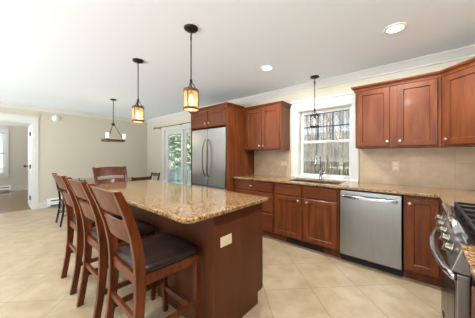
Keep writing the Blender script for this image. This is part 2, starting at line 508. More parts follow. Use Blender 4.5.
# backsplash (behind the counters)
mb = MB()
mb.box(-2.488, -1.69, D - 0.008, D, 0.914, 1.379).box(-0.655, RW, D - 0.008, D, 0.914, 1.379)
obj('trim_4', mb, 'splash', kind='structure')
obj('trim_5', MB().box(RW - 0.008, RW, 0.6, D - 0.008, 0.914, 1.9), tiles('side backsplash travertine', srgb(196, 174, 146), srgb(191, 168, 139), srgb(186, 163, 135), 0.30, 0, (0, 0), 0.4, mortar=0.003, axes='YZ', gs=3), kind='structure')

# ------------------------------------------------------------------ cabinets (local frame: front faces -Y, back at y = 0)
def knob(parent, x, y, z):
    mb = MB().lathe([(0.007, 0), (0.006, -0.012), (0.009, -0.016), (0.016, -0.02), (0.0165, -0.025), (0.010, -0.029), (0.001, -0.030)], (x, y, z), 14, 'Y')
    return obj('knob', mb, 'knob', parent)

def panel(name, parent, x0, x1, z0, z1, yf, knobs=(), flat=False, fw=0.058, wood='wood'):
    """five-piece door or drawer front with a recessed centre; yf = plane it is mounted on"""
    t = 0.02
    a, b = yf - t, yf
    mb = MB()
    if flat:
        mb.box(x0, x1, a, b, z0, z1)
        o = obj(name, mb, wood, parent, bevel=0.006, seg=2)
    else:
        # one closed mesh: outer frame, bevelled step, recessed field
        st, dp = 0.007, 0.012
        def ring(i, y):
            return [(x0 + i, y, z0 + i), (x1 - i, y, z0 + i), (x1 - i, y, z1 - i), (x0 + i, y, z1 - i)]
        rg = [ring(0, b), ring(0, a + 0.004), ring(0.004, a), ring(fw, a), ring(fw + 0.003, a + 0.004), ring(fw + st, a + dp)]
        mb.rings(rg, smooth=False)
        o = obj(name, mb, wood, parent)
    for kx, kz in knobs:
        knob(o, kx, a, kz)
    return o

CAB_CROWN = [(0, 0), (0.012, 0), (0.014, 0.016), (0.024, 0.03), (0.04, 0.04), (0.044, 0.05), (0.044, 0.06), (0, 0.06)]
def cab_crown(parent, path, z, wood='wood_h'):
    obj('cornice', MB().sweep(path, [(a, z + b) for a, b in CAB_CROWN]), wood, parent)

def base_box(parent, w_, d, h0=0.105, h1=0.883, x0=0):
    return obj('body', MB().box(x0, x0 + w_, -d, -0.004, h0, h1).box(x0, x0 + w_, -d + 0.07, -0.004, 0.0, h0), 'wood', parent, bevel=0.0015)

FD = 0.61   # base carcass depth, doors add 0.02
# drawer unit
x0 = -2.488
t = thing('drawer_cabinet', 'cherry three-drawer base cabinet beside the tall refrigerator side panel', 'cabinet', (x0, D, 0))
W_ = 0.818
base_box(t, W_, FD)
panel('drawer', t, 0.03, W_ - 0.02, 0.72, 0.862, -FD, [(0.4, 0.79)], flat=True, wood='wood_h')
panel('drawer', t, 0.03, W_ - 0.02, 0.415, 0.70, -FD, [(0.4, 0.6)], flat=True, wood='wood_h')
panel('drawer', t, 0.03, W_ - 0.02, 0.125, 0.395, -FD, [(0.4, 0.3)], flat=True, wood='wood_h')
# sink unit
t = thing('sink_cabinet', 'cherry two-door sink base cabinet under the kitchen window', 'cabinet', (-1.668, D, 0))
W_ = 0.912
obj('body', MB().box(0, W_, -FD, -FD + 0.02, 0.105, 0.883).box(0, 0.018, -FD + 0.02, -0.004, 0.105, 0.883).box(W_ - 0.018, W_, -FD + 0.02, -0.004, 0.105, 0.883)
    .box(0.018, W_ - 0.018, -FD + 0.02, -0.004, 0.105, 0.125).box(0, W_, -FD + 0.07, -0.004, 0, 0.105), 'wood', t, bevel=0.0015)
for a, b, k in ((0.02, 0.435, 0.395), (0.477, W_ - 0.02, 0.517)):
    panel('false_drawer_front', t, a, b, 0.72, 0.862, -FD, flat=True, wood='wood_h')
    panel('door', t, a, b, 0.125, 0.70, -FD, [(k, 0.655)])
vent = obj('toe_kick_vent', MB().box(0.17, 0.72, -FD + 0.062, -FD + 0.0695, 0.012, 0.095), 'blackm', t)
mb = MB()
for k in range(22):
    x = 0.19 + k * 0.024
    mb.box(x, x + 0.012, -FD + 0.058, -FD + 0.062, 0.02, 0.087)
obj('vent_slats', mb, 'bronze', vent)
# dishwasher
t = thing('dishwasher', 'stainless steel dishwasher with a curved bar handle set under the counter', 'dishwasher', (-0.752, D, 0))
W_ = 0.622
obj('body', MB().box(0.012, W_ - 0.012, -0.59, -0.01, 0.1, 0.875), 'blackm', t)
obj('toe_plate', MB().box(0.005, W_ - 0.005, -0.56, -0.05, 0.0, 0.1), 'blackm', t)
dr = obj('door', MB().box(0.012, W_ - 0.012, -0.64, -0.592, 0.1, 0.868), 'steel', t, bevel=0.006, seg=3)
hp = []
for k in range(15):
    u = -1 + 2 * k / 14
    hp.append((W_ / 2 + u * 0.262, -0.672 - 0.02 * (1 - u * u), 0.806 - 0.004 * (1 - u * u)))
obj('handle', MB().rings([[(x, y - 0.008, z - 0.016), (x, y + 0.008, z - 0.019), (x, y + 0.008, z + 0.019), (x, y - 0.008, z + 0.016)] for x, y, z in hp], smooth=False)
    .box(W_ / 2 - 0.265, W_ / 2 - 0.24, -0.672, -0.639, 0.787, 0.825).box(W_ / 2 + 0.24, W_ / 2 + 0.265, -0.672, -0.639, 0.787, 0.825), 'steel_h', t, bevel=0.004)
# single-door unit right of the dishwasher and the blind corner
t = thing('base_cabinet', 'cherry single-door base cabinet between dishwasher and stove', 'cabinet', (-0.128, D, 0))
base_box(t, 0.29, FD)
panel('door', t, 0.022, 0.268, 0.125, 0.862, -FD, [(0.052, 0.80)])
t = thing('corner_cabinet', 'cherry blind corner base cabinet hidden behind the stove front', 'cabinet', (0.164, D, 0))
obj('body', MB().box(0, RW - 0.164 - 0.004, -1.15, -0.004, 0.105, 0.883).box(0.07, RW - 0.17, -1.15, -0.004, 0, 0.105), 'wood', t)
# near drawer unit on the right wall (front faces -X)
t = thing('drawer_cabinet', 'cherry drawer cabinet at the right edge, nearest side of the stove', 'cabinet', (RW, 1.31, 0), -PI / 2)
W_ = 0.76
base_box(t, W_, 0.62)
panel('drawer', t, 0.02, W_ - 0.02, 0.60, 0.755, -0.62, [(0.38, 0.68)], flat=True, wood='wood_h')
panel('drawer', t, 0.02, W_ - 0.02, 0.365, 0.58, -0.62, [(0.38, 0.47)], flat=True, wood='wood_h')
panel('drawer', t, 0.02, W_ - 0.02, 0.125, 0.345, -0.62, [(0.38, 0.23)], flat=True, wood='wood_h')

# wall cabinets
UD, UZ0, UZ1 = 0.315, 1.379, 2.115
def wall_cab(label, xa, xb, doors, left_open, right_open):
    t = thing('wall_cabinet', label, 'cabinet', (xa, D, 0))
    w_ = xb - xa
    obj('body', MB().box(0, w_, -UD, -0.003, UZ0, UZ1), 'wood', t, bevel=0.002)
    for a, b, k in doors:
        panel('door', t, a - xa, b - xa, UZ0 + 0.02, UZ1 - 0.012, -UD, [(k - xa, UZ0 + 0.075)])
    path = []
    if left_open: path.append((0, -0.003))
    path += [(0, -UD), (w_, -UD)]
    if right_open: path.append((w_, -0.003))
    path.reverse()
    cab_crown(t, [(x, y) for x, y in path][::-1], UZ1 - 0.005)
    return t
wall_cab('cherry two-door wall cabinet left of the kitchen window', -2.488, -1.72, [(-2.44, -2.10, -2.135), (-2.09, -1.742, -2.05)], False, True)
wall_cab('cherry two-door wall cabinet right of the kitchen window', -0.636, 0.17, [(-0.613, -0.272, -0.292), (-0.203, 0.142, -0.175)], True, False)
# diagonal corner wall cabinet
t = thing('corner_wall_cabinet', 'cherry diagonal corner wall cabinet at the right edge of the picture', 'cabinet', (0.172, D, 0))
a = RW - 0.172 - 0.003
poly = [(0, -0.003), (0, -UD), (a - UD, -a), (a, -a), (a, -0.003)]
obj('body', MB().prism(poly, UZ0, UZ1), 'wood', t, bevel=0.002)
Ld = math.hypot(a - UD, a - UD)
dd = panel('door', t, 0.035, Ld - 0.03, UZ0 + 0.02, UZ1 - 0.012, 0, [(0.072, UZ0 + 0.075)])
dd.location = (0, -UD, 0)
dd.rotation_euler = (0, 0, -PI / 4)
cab_crown(t, [(0, -UD), (a - UD, -a)], UZ1 - 0.005)
# second run of wall cabinets on the right wall, beyond the frame edge, carries the cornice on
# refrigerator surround
t = thing('refrigerator_cabinet', 'tall cherry surround with a two-door cabinet above the refrigerator', 'cabinet', (-3.50, D, 0))
FW = 1.012
obj('side_panel', MB().box(FW - 0.03, FW, -0.785, -0.003, 0, 2.13), 'wood', t, bevel=0.002)
obj('side_panel', MB().box(0, 0.022, -0.785, -0.003, 0, 2.13), 'wood', t, bevel=0.002)
obj('body', MB().box(0.022, FW - 0.03, -0.765, -0.003, 1.812, 2.13), 'wood', t, bevel=0.002)
panel('door', t, 0.035, 0.485, 1.822, 2.115, -0.765, [(0.45, 1.885)], fw=0.05)
panel('door', t, 0.515, 0.968, 1.822, 2.115, -0.765, [(0.55, 1.885)], fw=0.05)
cab_crown(t, [(0, -0.003), (0, -0.785), (FW, -0.785), (FW, -UD - 0.05)], 2.125)
# refrigerator
t = thing('refrigerator', 'stainless french-door refrigerator with two bowed handles in its cherry surround', 'refrigerator', (-3.47, D, 0))
obj('body', MB().box(0, 0.94, -0.71, -0.05, 0.02, 1.79).box(0.05, 0.1, -0.66, -0.6, 0, 0.02).box(0.83, 0.88, -0.66, -0.6, 0, 0.02).box(0.05, 0.88, -0.12, -0.07, 0, 0.02), 'blackm', t)
for a, b in ((0.004, 0.467), (0.473, 0.936)):
    dr = obj('door', MB().box(a, b, -0.785, -0.713, 0.72, 1.785), 'steel', t, bevel=0.012, seg=3)
    hx = 0.412 if a < 0.2 else 0.516
    sg = -1 if a < 0.2 else 1
    pts = []
    for k in range(17):
        u = -1 + 2 * k / 16
        pts.append((hx + sg * 0.026 * (1 - u * u) - sg * 0.012, -0.80 - 0.045 * (1 - u ** 4), 1.24 + u * 0.34))
    pts = [(pts[0][0], -0.784, pts[0][2])] + pts + [(pts[-1][0], -0.784, pts[-1][2])]
    obj('handle', MB().tube(pts, 0.011, 10), 'handle_steel', dr)
fz = obj('freezer_drawer', MB().box(0.004, 0.936, -0.785, -0.713, 0.06, 0.71), 'steel', t, bevel=0.012, seg=3)
obj('handle', MB().tube([(0.1, -0.784, 0.64), (0.1, -0.83, 0.64), (0.82, -0.83, 0.64), (0.82, -0.784, 0.64)], 0.011, 10), 'steel_h', fz)

# ------------------------------------------------------------------ counters
CT0, CT1 = 0.884, 0.914
SKX0, SKX1, SKY0, SKY1 = -1.52, -0.80, D - 0.52, D - 0.13
t = thing('countertop', 'speckled brown granite countertop running under the window and round to the stove', 'countertop', (0, 0, 0))
mb = MB()
YF = D - 0.65
# one L-shaped slab with the sink cut out
xs = [-2.488, SKX0, SKX1, 0.14, RW - 0.009]
ys = [2.245, YF, SKY0, SKY1, D - 0.009]
vt = {}
def V(i, j, k):
    if (i, j, k) not in vt:
        vt[(i, j, k)] = mb.bm.verts.new((xs[i], ys[j], (CT0, CT1)[k]))
    return vt[(i, j, k)]
cells = {(i, j) for i in range(4) for j in range(4) if not (j == 0 and i < 3) and not (i == 1 and j == 2)}
for i, j in cells:
    mb.bm.faces.new((V(i, j, 1), V(i + 1, j, 1), V(i + 1, j + 1, 1), V(i, j + 1, 1)))
    mb.bm.faces.new((V(i, j, 0), V(i, j + 1, 0), V(i + 1, j + 1, 0), V(i + 1, j, 0)))
    for di, dj, e in ((-1, 0, ((i, j), (i, j + 1))), (1, 0, ((i + 1, j), (i + 1, j + 1))), (0, -1, ((i, j), (i + 1, j))), (0, 1, ((i, j + 1), (i + 1, j + 1)))):
        if (i + di, j + dj) not in cells:
            (p, q), (r_, s_) = e
            mb.bm.faces.new((V(p, q, 0), V(r_, s_, 0), V(r_, s_, 1), V(p, q, 1)))
obj('slab', mb, 'granite', t, bevel=0.008, seg=3)
# undermount sink
mb = MB()
for sx0, sx1 in ((SKX0 - 0.01, -1.175), (-1.145, SKX1 + 0.01)):
    z0, z1, th = 0.69, CT0 - 0.002, 0.008
    mb.box(sx0, sx1, SKY0 - 0.01, SKY1 + 0.01, z0 - th, z0)
    mb.box(sx0 - th, sx0, SKY0 - 0.01, SKY1 + 0.01, z0 - th, z1).box(sx1, sx1 + th, SKY0 - 0.01, SKY1 + 0.01, z0 - th, z1)
    mb.box(sx0 - th, sx1 + th, SKY0 - 0.018, SKY0 - 0.01, z0 - th, z1).box(sx0 - th, sx1 + th, SKY1 + 0.01, SKY1 + 0.018, z0 - th, z1)
for q in mb.bm.verts:
    q.co -= Vector((-1.16, D - 0.33, 0.682))
snk = obj('kitchen_sink', mb, 'sink', loc=(-1.16, D - 0.33, 0.682), label='double-bowl steel sink set into the granite below the window', cat='sink')
for x in (-0.18, 0.18):
    obj('drain', MB().lathe([(0.001, 0.0085), (0.04, 0.0085), (0.043, 0.012), (0.001, 0.012)], (x, 0, 0), 16), 'steel_h', snk)
# faucet
t = thing('faucet', 'tall steel gooseneck faucet standing behind the sink', 'faucet', (-1.165, D - 0.085, CT1))
obj('base', MB().lathe([(0.028, 0), (0.028, 0.012), (0.02, 0.02), (0.018, 0.05), (0.016, 0.052)], seg=16), 'steel_h', t)
pts = [(0, 0, 0.05), (0, 0, 0.31)]
for k in range(1, 13):
    a = PI * k / 12
    pts.append((-0.012 + 0.012 * math.cos(a), -0.065 + 0.065 * math.cos(a), 0.31 + 0.07 * math.sin(a)))
obj('spout', MB().tube(pts, 0.0125, 12), 'steel_h', t)
obj('spray_head', MB().tube([(-0.024, -0.13, 0.312), (-0.025, -0.131, 0.25), (-0.026, -0.131, 0.21)], [0.0135, 0.017, 0.02], 12), 'steel_h', t)
obj('lever', MB().tube([(0.015, 0, 0.07), (0.045, -0.005, 0.09), (0.085, -0.012, 0.14)], [0.010, 0.008, 0.006], 8), 'steel_h', t)
# near counter piece
obj('countertop', MB().box(-0.33, 0.33, -0.36, 0.36, -0.015, 0.015), 'granite', loc=(0.461, 0.955, 0.899), bevel=0.008, seg=3,
    label='granite countertop piece at the right edge, near side of the stove', cat='countertop')

# ------------------------------------------------------------------ range (local: front faces -Y)
RY0, RY1 = 1.325, 2.238
t = thing('gas_range', 'stainless gas range with black cast grates and a curved oven handle', 'stove', (RW, RY1, 0), -PI / 2)
RWd = RY1 - RY0           # local x 0..RWd, runs toward the viewer
F = RW - 0.14             # local depth of cooktop front
obj('body', MB().box(0.004, RWd - 0.004, -F + 0.03, -0.02, 0.0, 0.885), 'blackm', t)
obj('cooktop', MB().box(0, RWd, -F + 0.012, -0.02, 0.885, 0.912), 'black', t, bevel=0.004)
# front trim of the cooktop, a rounded steel edge
obj('front_trim', MB().tube([(0.0, -F + 0.006, 0.91), (RWd - 0.10, -F + 0.006, 0.91)], 0.022, 12), 'steel_h', t)
# sloping control panel
cp = MB()
cp.rings([[(x, -F - 0.0, 0.885), (x, -F - 0.035, 0.772), (x, -F + 0.03, 0.765), (x, -F + 0.03, 0.885)] for x in (0.0, RWd - 0.02)], smooth=False)
cpo = obj('control_panel', cp, 'steel', t, bevel=0.003)
for k in range(5):
    x = 0.09 + k * 0.165
    kb = MB().lathe([(0.026, 0), (0.026, 0.006), (0.021, 0.008), (0.019, 0.028), (0.015, 0.031), (0.001, 0.031)], seg=18)
    kb.box(-0.004, 0.004, -0.018, 0.018, 0.025, 0.035)
    ko = obj('control_knob', kb, 'knob_steel', cpo)
    ko.location = (x, -F - 0.019, 0.826)
    ko.rotation_euler = (R(72 + 0), 0, 0)
dr = obj('oven_door', MB().box(0.006, RWd - 0.025, -F - 0.018, -F + 0.028, 0.24, 0.76), 'steel', t, bevel=0.006, seg=3)
obj('oven_window', MB().box(0.05, RWd - 0.07, -F - 0.0205, -F - 0.0185, 0.28, 0.70), 'black', dr)
pts = [(0.035, -F - 0.016, 0.745)]
for k in range(17):
    u = -1 + 2 * k / 16
    pts.append((RWd / 2 + u * (RWd / 2 - 0.035), -F - 0.022 - 0.055 * (1 - u * u) ** 0.75, 0.745))
pts.append((RWd - 0.035, -F - 0.016, 0.745))
obj('oven_handle', MB().tube(pts, 0.018, 12), 'steel_h', dr)
wd = obj('warming_drawer', MB().box(0.006, RWd - 0.025, -F - 0.018, -F + 0.028, 0.06, 0.23), 'steel', t, bevel=0.006, seg=3)
obj('drawer_pull', MB().box(0.2, RWd - 0.22, -F - 0.028, -F - 0.018, 0.205, 0.22), 'steel', wd, bevel=0.003)
for k in range(3):
    gx0 = 0.03 + k * 0.287
    g = MB()
    gx1 = gx0 + 0.278
    y0, y1 = -F + 0.05, -0.07
    for x in (gx0, (gx0 + gx1) / 2 - 0.006, gx1 - 0.012):
        g.box(x, x + 0.012, y0, y1, 0.935, 0.952)
    for j in range(6):
        y = y0 + (y1 - y0 - 0.012) * j / 5
        g.box(gx0, gx1, y, y + 0.012, 0.935, 0.952)
    for x in (gx0, gx1 - 0.012):
        for y in (y0, y1 - 0.012):
            g.box(x, x + 0.012, y, y + 0.012, 0.912, 0.936)
    obj('grate', g, 'blackm', t, bevel=0.003)
    for y in (y0 + 0.13, y1 - 0.13):
        obj('burner', MB().lathe([(0.05, 0.912), (0.05, 0.918), (0.036, 0.919), (0.036, 0.928), (0.001, 0.93)], ((gx0 + gx1) / 2, y, 0), 20), 'blackm', t)

# ------------------------------------------------------------------ island
IX0, IX1, IY0, IY1 = -3.17, -1.02, 0.735, 1.618
t = thing('kitchen_island', 'brown wood kitchen island with a granite top and rounded corners', 'kitchen island', ((IX0 + IX1) / 2, (IY0 + IY1) / 2, 0))
cx, cy = (IX0 + IX1) / 2, (IY0 + IY1) / 2
def rrect(x0, x1, y0, y1, rs, n=7):
    P = []
    for (px_, py_, a0), r in zip(((x0, y0, PI), (x1, y0, -PI / 2), (x1, y1, 0), (x0, y1, PI / 2)), rs):
        sx = 1 if px_ == x0 else -1
        sy = 1 if py_ == y0 else -1
        for k in range(n):
            a = a0 + PI / 2 * k / (n - 1)
            P.append((px_ + sx * r + r * math.cos(a), py_ + sy * r + r * math.sin(a)))
    return P
obj('worktop', MB().prism(rrect(IX0 - cx, IX1 - cx, IY0 - cy, IY1 - cy, (0.07, 0.07, 0.012, 0.012)), 0.882, 0.914), 'granite', t, bevel=0.009, seg=3)
BX0, BX1, BY0, BY1 = -3.10 - cx, -1.07 - cx, 1.0 - cy, 1.585 - cy
obj('body', MB().box(BX0, BX1 - 0.012, BY0, BY1 - 0.02, 0.10, 0.882).box(BX0, BX1 - 0.012, BY0, BY1 - 0.09, 0, 0.10), 'island', t)
# end panel with toe notch, corner post
e = MB()
pl = [(BY0 + 0.02, 0), (BY1 - 0.075, 0), (BY1 - 0.075, 0.10), (BY1, 0.10), (BY1, 0.882), (BY0 + 0.02, 0.882)]
e.rings([[(x, y, z) for y, z in pl] for x in (BX1 - 0.012, BX1)], smooth=False)
ep = obj('end_panel', e, 'island', t, bevel=0.0015)
obj('corner_post', MB().box(BX1 - 0.02, BX1 + 0.003, BY0 - 0.004, BY0 + 0.022, 0, 0.882), 'island', t, bevel=0.003)
for a, b in ((BX0 + 0.02, -0.68), (-0.66, -0.005), (0.005, 0.65), (0.67, BX1 - 0.03)):
    if b - a < 0.1: continue
    panel('door', t, a, b, 0.12, 0.86, 0, []).location = (0, 0, 0)
for o in [x for x in bpy.data.objects if x.parent == t and x.name.startswith('door')]:
    o.rotation_euler = (0, 0, PI)
    o.location = (0, BY1 - 0.019, 0)
oy = 1.11 - cy
op = obj('outlet_plate', MB().box(BX1, BX1 + 0.006, oy - 0.058, oy + 0.058, 0.635, 0.707), 'tan', t, bevel=0.002)
for k in (-1, 1):
    obj('socket', MB().box(BX1 + 0.006, BX1 + 0.0085, oy + k * 0.024 - 0.014, oy + k * 0.024 + 0.014, 0.653, 0.689), 'tan', op, bevel=0.002)

# ------------------------------------------------------------------ counter stools (local: faces +Y, origin below seat centre)
def stool(label):
    t = thing('counter_stool', label, 'stool', (0, 0, 0), 0, 'counter stools at the island')
    # rear leg runs on as the back post, curved like a sabre
    for s in (-1, 1):
        secs = []
        for z, y, hy, x in ((0, -0.258, 0.023, 0.2), (0.1, -0.241, 0.023, 0.199), (0.22, -0.222, 0.023, 0.2), (0.36, -0.206, 0.026, 0.197), (0.5, -0.198, 0.029, 0.195), (0.62, -0.198, 0.03, 0.196),
                            (0.72, -0.208, 0.029, 0.2), (0.84, -0.232, 0.026, 0.207), (0.96, -0.27, 0.024, 0.215), (1.06, -0.312, 0.021, 0.222), (1.105, -0.332, 0.018, 0.225)):
            secs.append((s * x, y, z, 0.019, hy))
        obj('rear_leg', MB().posts(secs), 'stool', t, bevel=0.004)
        obj('front_leg', MB().posts([(s * 0.2, 0.192, 0, 0.017, 0.017), (s * 0.212, 0.195, 0.3, 0.019, 0.019), (s * 0.218, 0.197, 0.585, 0.021, 0.021)]), 'stool', t, bevel=0.003)
        # seat rail and side stretcher
        obj('side_rail', MB().rings([[(s * 0.196 - 0.012, -0.185, 0.54), (s * 0.196 + 0.012, -0.185, 0.54), (s * 0.196 + 0.012, -0.185, 0.60), (s * 0.196 - 0.012, -0.185, 0.60)],
                                     [(s * 0.218 - 0.012, 0.185, 0.54), (s * 0.218 + 0.012, 0.185, 0.54), (s * 0.218 + 0.012, 0.185, 0.60), (s * 0.218 - 0.012, 0.185, 0.60)]], smooth=False), 'stool', t)
        obj('side_stretcher', MB().rings([[(s * 0.2 - 0.01, -0.225, 0.235), (s * 0.2 + 0.01, -0.225, 0.235), (s * 0.2 + 0.01, -0.225, 0.27), (s * 0.2 - 0.01, -0.225, 0.27)],
                                          [(s * 0.21 - 0.01, 0.19, 0.235), (s * 0.21 + 0.01, 0.19, 0.235), (s * 0.21 + 0.01, 0.19, 0.27), (s * 0.21 - 0.01, 0.19, 0.27)]], smooth=False), 'stool', t)
    obj('front_rail', MB().box(-0.21, 0.21, 0.185, 0.208, 0.54, 0.60), 'stool', t)
    obj('rear_rail', MB().box(-0.185, 0.185, -0.21, -0.185, 0.54, 0.60), 'stool', t)
    obj('footrest', MB().box(-0.2, 0.2, 0.185, 0.205, 0.17, 0.21), 'stool', t, bevel=0.003)
    obj('rear_stretcher', MB().box(-0.19, 0.19, -0.222, -0.202, 0.33, 0.365), 'stool', t)
    # padded seat, slightly wider at the front
    S = []
    for z, ins in ((0.60, 0.012), (0.606, 0.0), (0.625, -0.005), (0.64, 0.0), (0.651, 0.02), (0.659, 0.08), (0.662, 0.17)):
        ring = []
        for k in range(32):
            a = 2 * PI * k / 32
            ca, sa = math.cos(a), math.sin(a)
            e_ = 0.22
            ux = math.copysign(abs(ca) ** e_, ca); uy = math.copysign(abs(sa) ** e_, sa)
            yy = uy * (0.208 - ins) + 0.012
            ww = 0.222 + (yy / 0.22) * 0.018 - ins
            ring.append((ux * ww, yy, z))
        S.append(ring)
    obj('seat', MB().rings(S), 'leather', t)
    # bowed back slats
    def slat(z0, z1, hw0, hw1, y0, y1, bow):
        n = 12
        rings = []
        for k in range(n + 1):
            u = -1 + 2 * k / n
            b_ = bow * (1 - u * u)
            th = 0.010
            rings.append([(u * hw0, y0 - b_ - th, z0 + 0.012 * (1 - u * u)), (u * hw0, y0 - b_ + th, z0 + 0.012 * (1 - u * u)),
                          (u * hw1, y1 - b_ + th, z1 + 0.012 * (1 - u * u)), (u * hw1, y1 - b_ - th, z1 + 0.012 * (1 - u * u))])
        return MB().rings(rings, smooth=False)
    obj('back_slat', slat(0.955, 1.093, 0.205, 0.215, -0.268, -0.322, 0.035), 'stool', t, bevel=0.003, label='wide curved top slat')
    obj('back_slat', slat(0.785, 0.91, 0.19, 0.2, -0.218, -0.252, 0.03), 'stool', t, bevel=0.003, label='wide curved lower slat')
    return t
st = stool('cherry wood stool with dark leather seat, nearest the camera at the island')
st.location = (-1.405, 0.745, 0)
dup(st, (-2.01, 0.745, 0), R(0), 'cherry wood stool with dark seat, middle of three along the island side')
dup(st, (-2.65, 0.745, 0), R(0), 'cherry wood stool farthest along the island side, nearest the dining table')
dup(st, (-3.46, 1.235, 0), -PI / 2, 'cherry wood stool standing alone at the far end of the island')

# ------------------------------------------------------------------ dining set
t = thing('dining_table', 'glossy dark rectangular dining table beneath the chandelier, beyond the island', 'table', (-5.1, 1.65, 0))
obj('tabletop', MB().prism(rrect(-0.8, 0.62, -0.48, 0.48, (0.04,) * 4), 0.73, 0.76), mat('dark glossy table wood', srgb(96, 46, 26), 0.1, col2=srgb(70, 32, 20), scale=(0.4, 3, 3), nscale=6, coat=0.6), t, bevel=0.006)
obj('apron', MB().box(-0.7, 0.52, -0.4, -0.375, 0.65, 0.73).box(-0.7, 0.52, 0.375, 0.4, 0.65, 0.73).box(-0.7, -0.675, -0.4, 0.4, 0.65, 0.73).box(0.495, 0.52, -0.4, 0.4, 0.65, 0.73), 'blackwood', t)
for x in (-0.69, 0.51):
    for y in (-0.385, 0.385):
        obj('leg', MB().posts([(x, y, 0, 0.02, 0.02), (x, y, 0.65, 0.032, 0.032), (x, y, 0.73, 0.032, 0.032)]), 'blackwood', t, bevel=0.003)

def dining_chair(label):
    t = thing('dining_chair', label, 'chair', (0, 0, 0), 0, 'black dining chairs around the dining table')
    for s in (-1, 1):
        obj('rear_leg', MB().posts([(s * 0.19, -0.24, 0, 0.012, 0.012), (s * 0.18, -0.2, 0.25, 0.014, 0.015), (s * 0.175, -0.185, 0.45, 0.014, 0.016), (s * 0.178, -0.2, 0.65, 0.013, 0.014), (s * 0.185, -0.25, 0.93, 0.011, 0.011)]), 'blackwood', t, bevel=0.003)
        obj('front_leg', MB().posts([(s * 0.2, 0.2, 0, 0.012, 0.012), (s * 0.19, 0.18, 0.43, 0.017, 0.017)]), 'blackwood', t, bevel=0.003)
        obj('side_stretcher', MB().tube([(s * 0.182, -0.205, 0.2), (s * 0.195, 0.19, 0.2)], 0.009, 6), 'blackwood', t)
    obj('seat', MB().prism(rrect(-0.21, 0.21, -0.2, 0.22, (0.04,) * 4), 0.43, 0.462), 'leather', t, bevel=0.008)
    obj('rear_stretcher', MB().tube([(-0.182, -0.206, 0.28), (0.182, -0.206, 0.28)], 0.009, 6), 'blackwood', t)
    def rail(z0, z1, yb, yt, m_):
        rings = []
        for k in range(9):
            u = -1 + k / 4
            b_ = 0.03 * (1 - u * u)
            rings.append([(u * 0.175, yb - b_ - 0.008, z0), (u * 0.175, yb - b_ + 0.008, z0), (u * 0.18, yt - b_ + 0.008, z1), (u * 0.18, yt - b_ - 0.008, z1)])
        obj('back_rail', MB().rings(rings, smooth=False), m_, t, bevel=0.002, label='brown wood back rail' if m_ == 'stool' else None)
    rail(0.84, 0.915, -0.236, -0.25, 'stool')
    rail(0.66, 0.70, -0.205, -0.212, 'blackwood')
    for x in (-0.09, 0, 0.09):
        obj('spindle', MB().tube([(x, -0.235, 0.69), (x, -0.262, 0.85)], 0.006, 6), 'blackwood', t)
    return t
dc = dining_chair('black dining chair on the left wall side, partly behind the farthest island stool')
dc.location = (-5.07, 1.03, 0)
dup(dc, (-4.42, 1.93, 0), PI / 2, 'dining chair with brown back rail at the near end of the dining table')
dup(dc, (-4.85, 2.33, 0), PI, 'black dining chair by the sliding door side of the dining table')
dup(dc, (-4.50, 1.27, 0), 0, 'black dining chair tucked under the near side of the dining table, behind the island stools')

for o in bpy.data.objects:
    if o.name.startswith('dining_chair'): o.scale = (1, 1, 0.94)

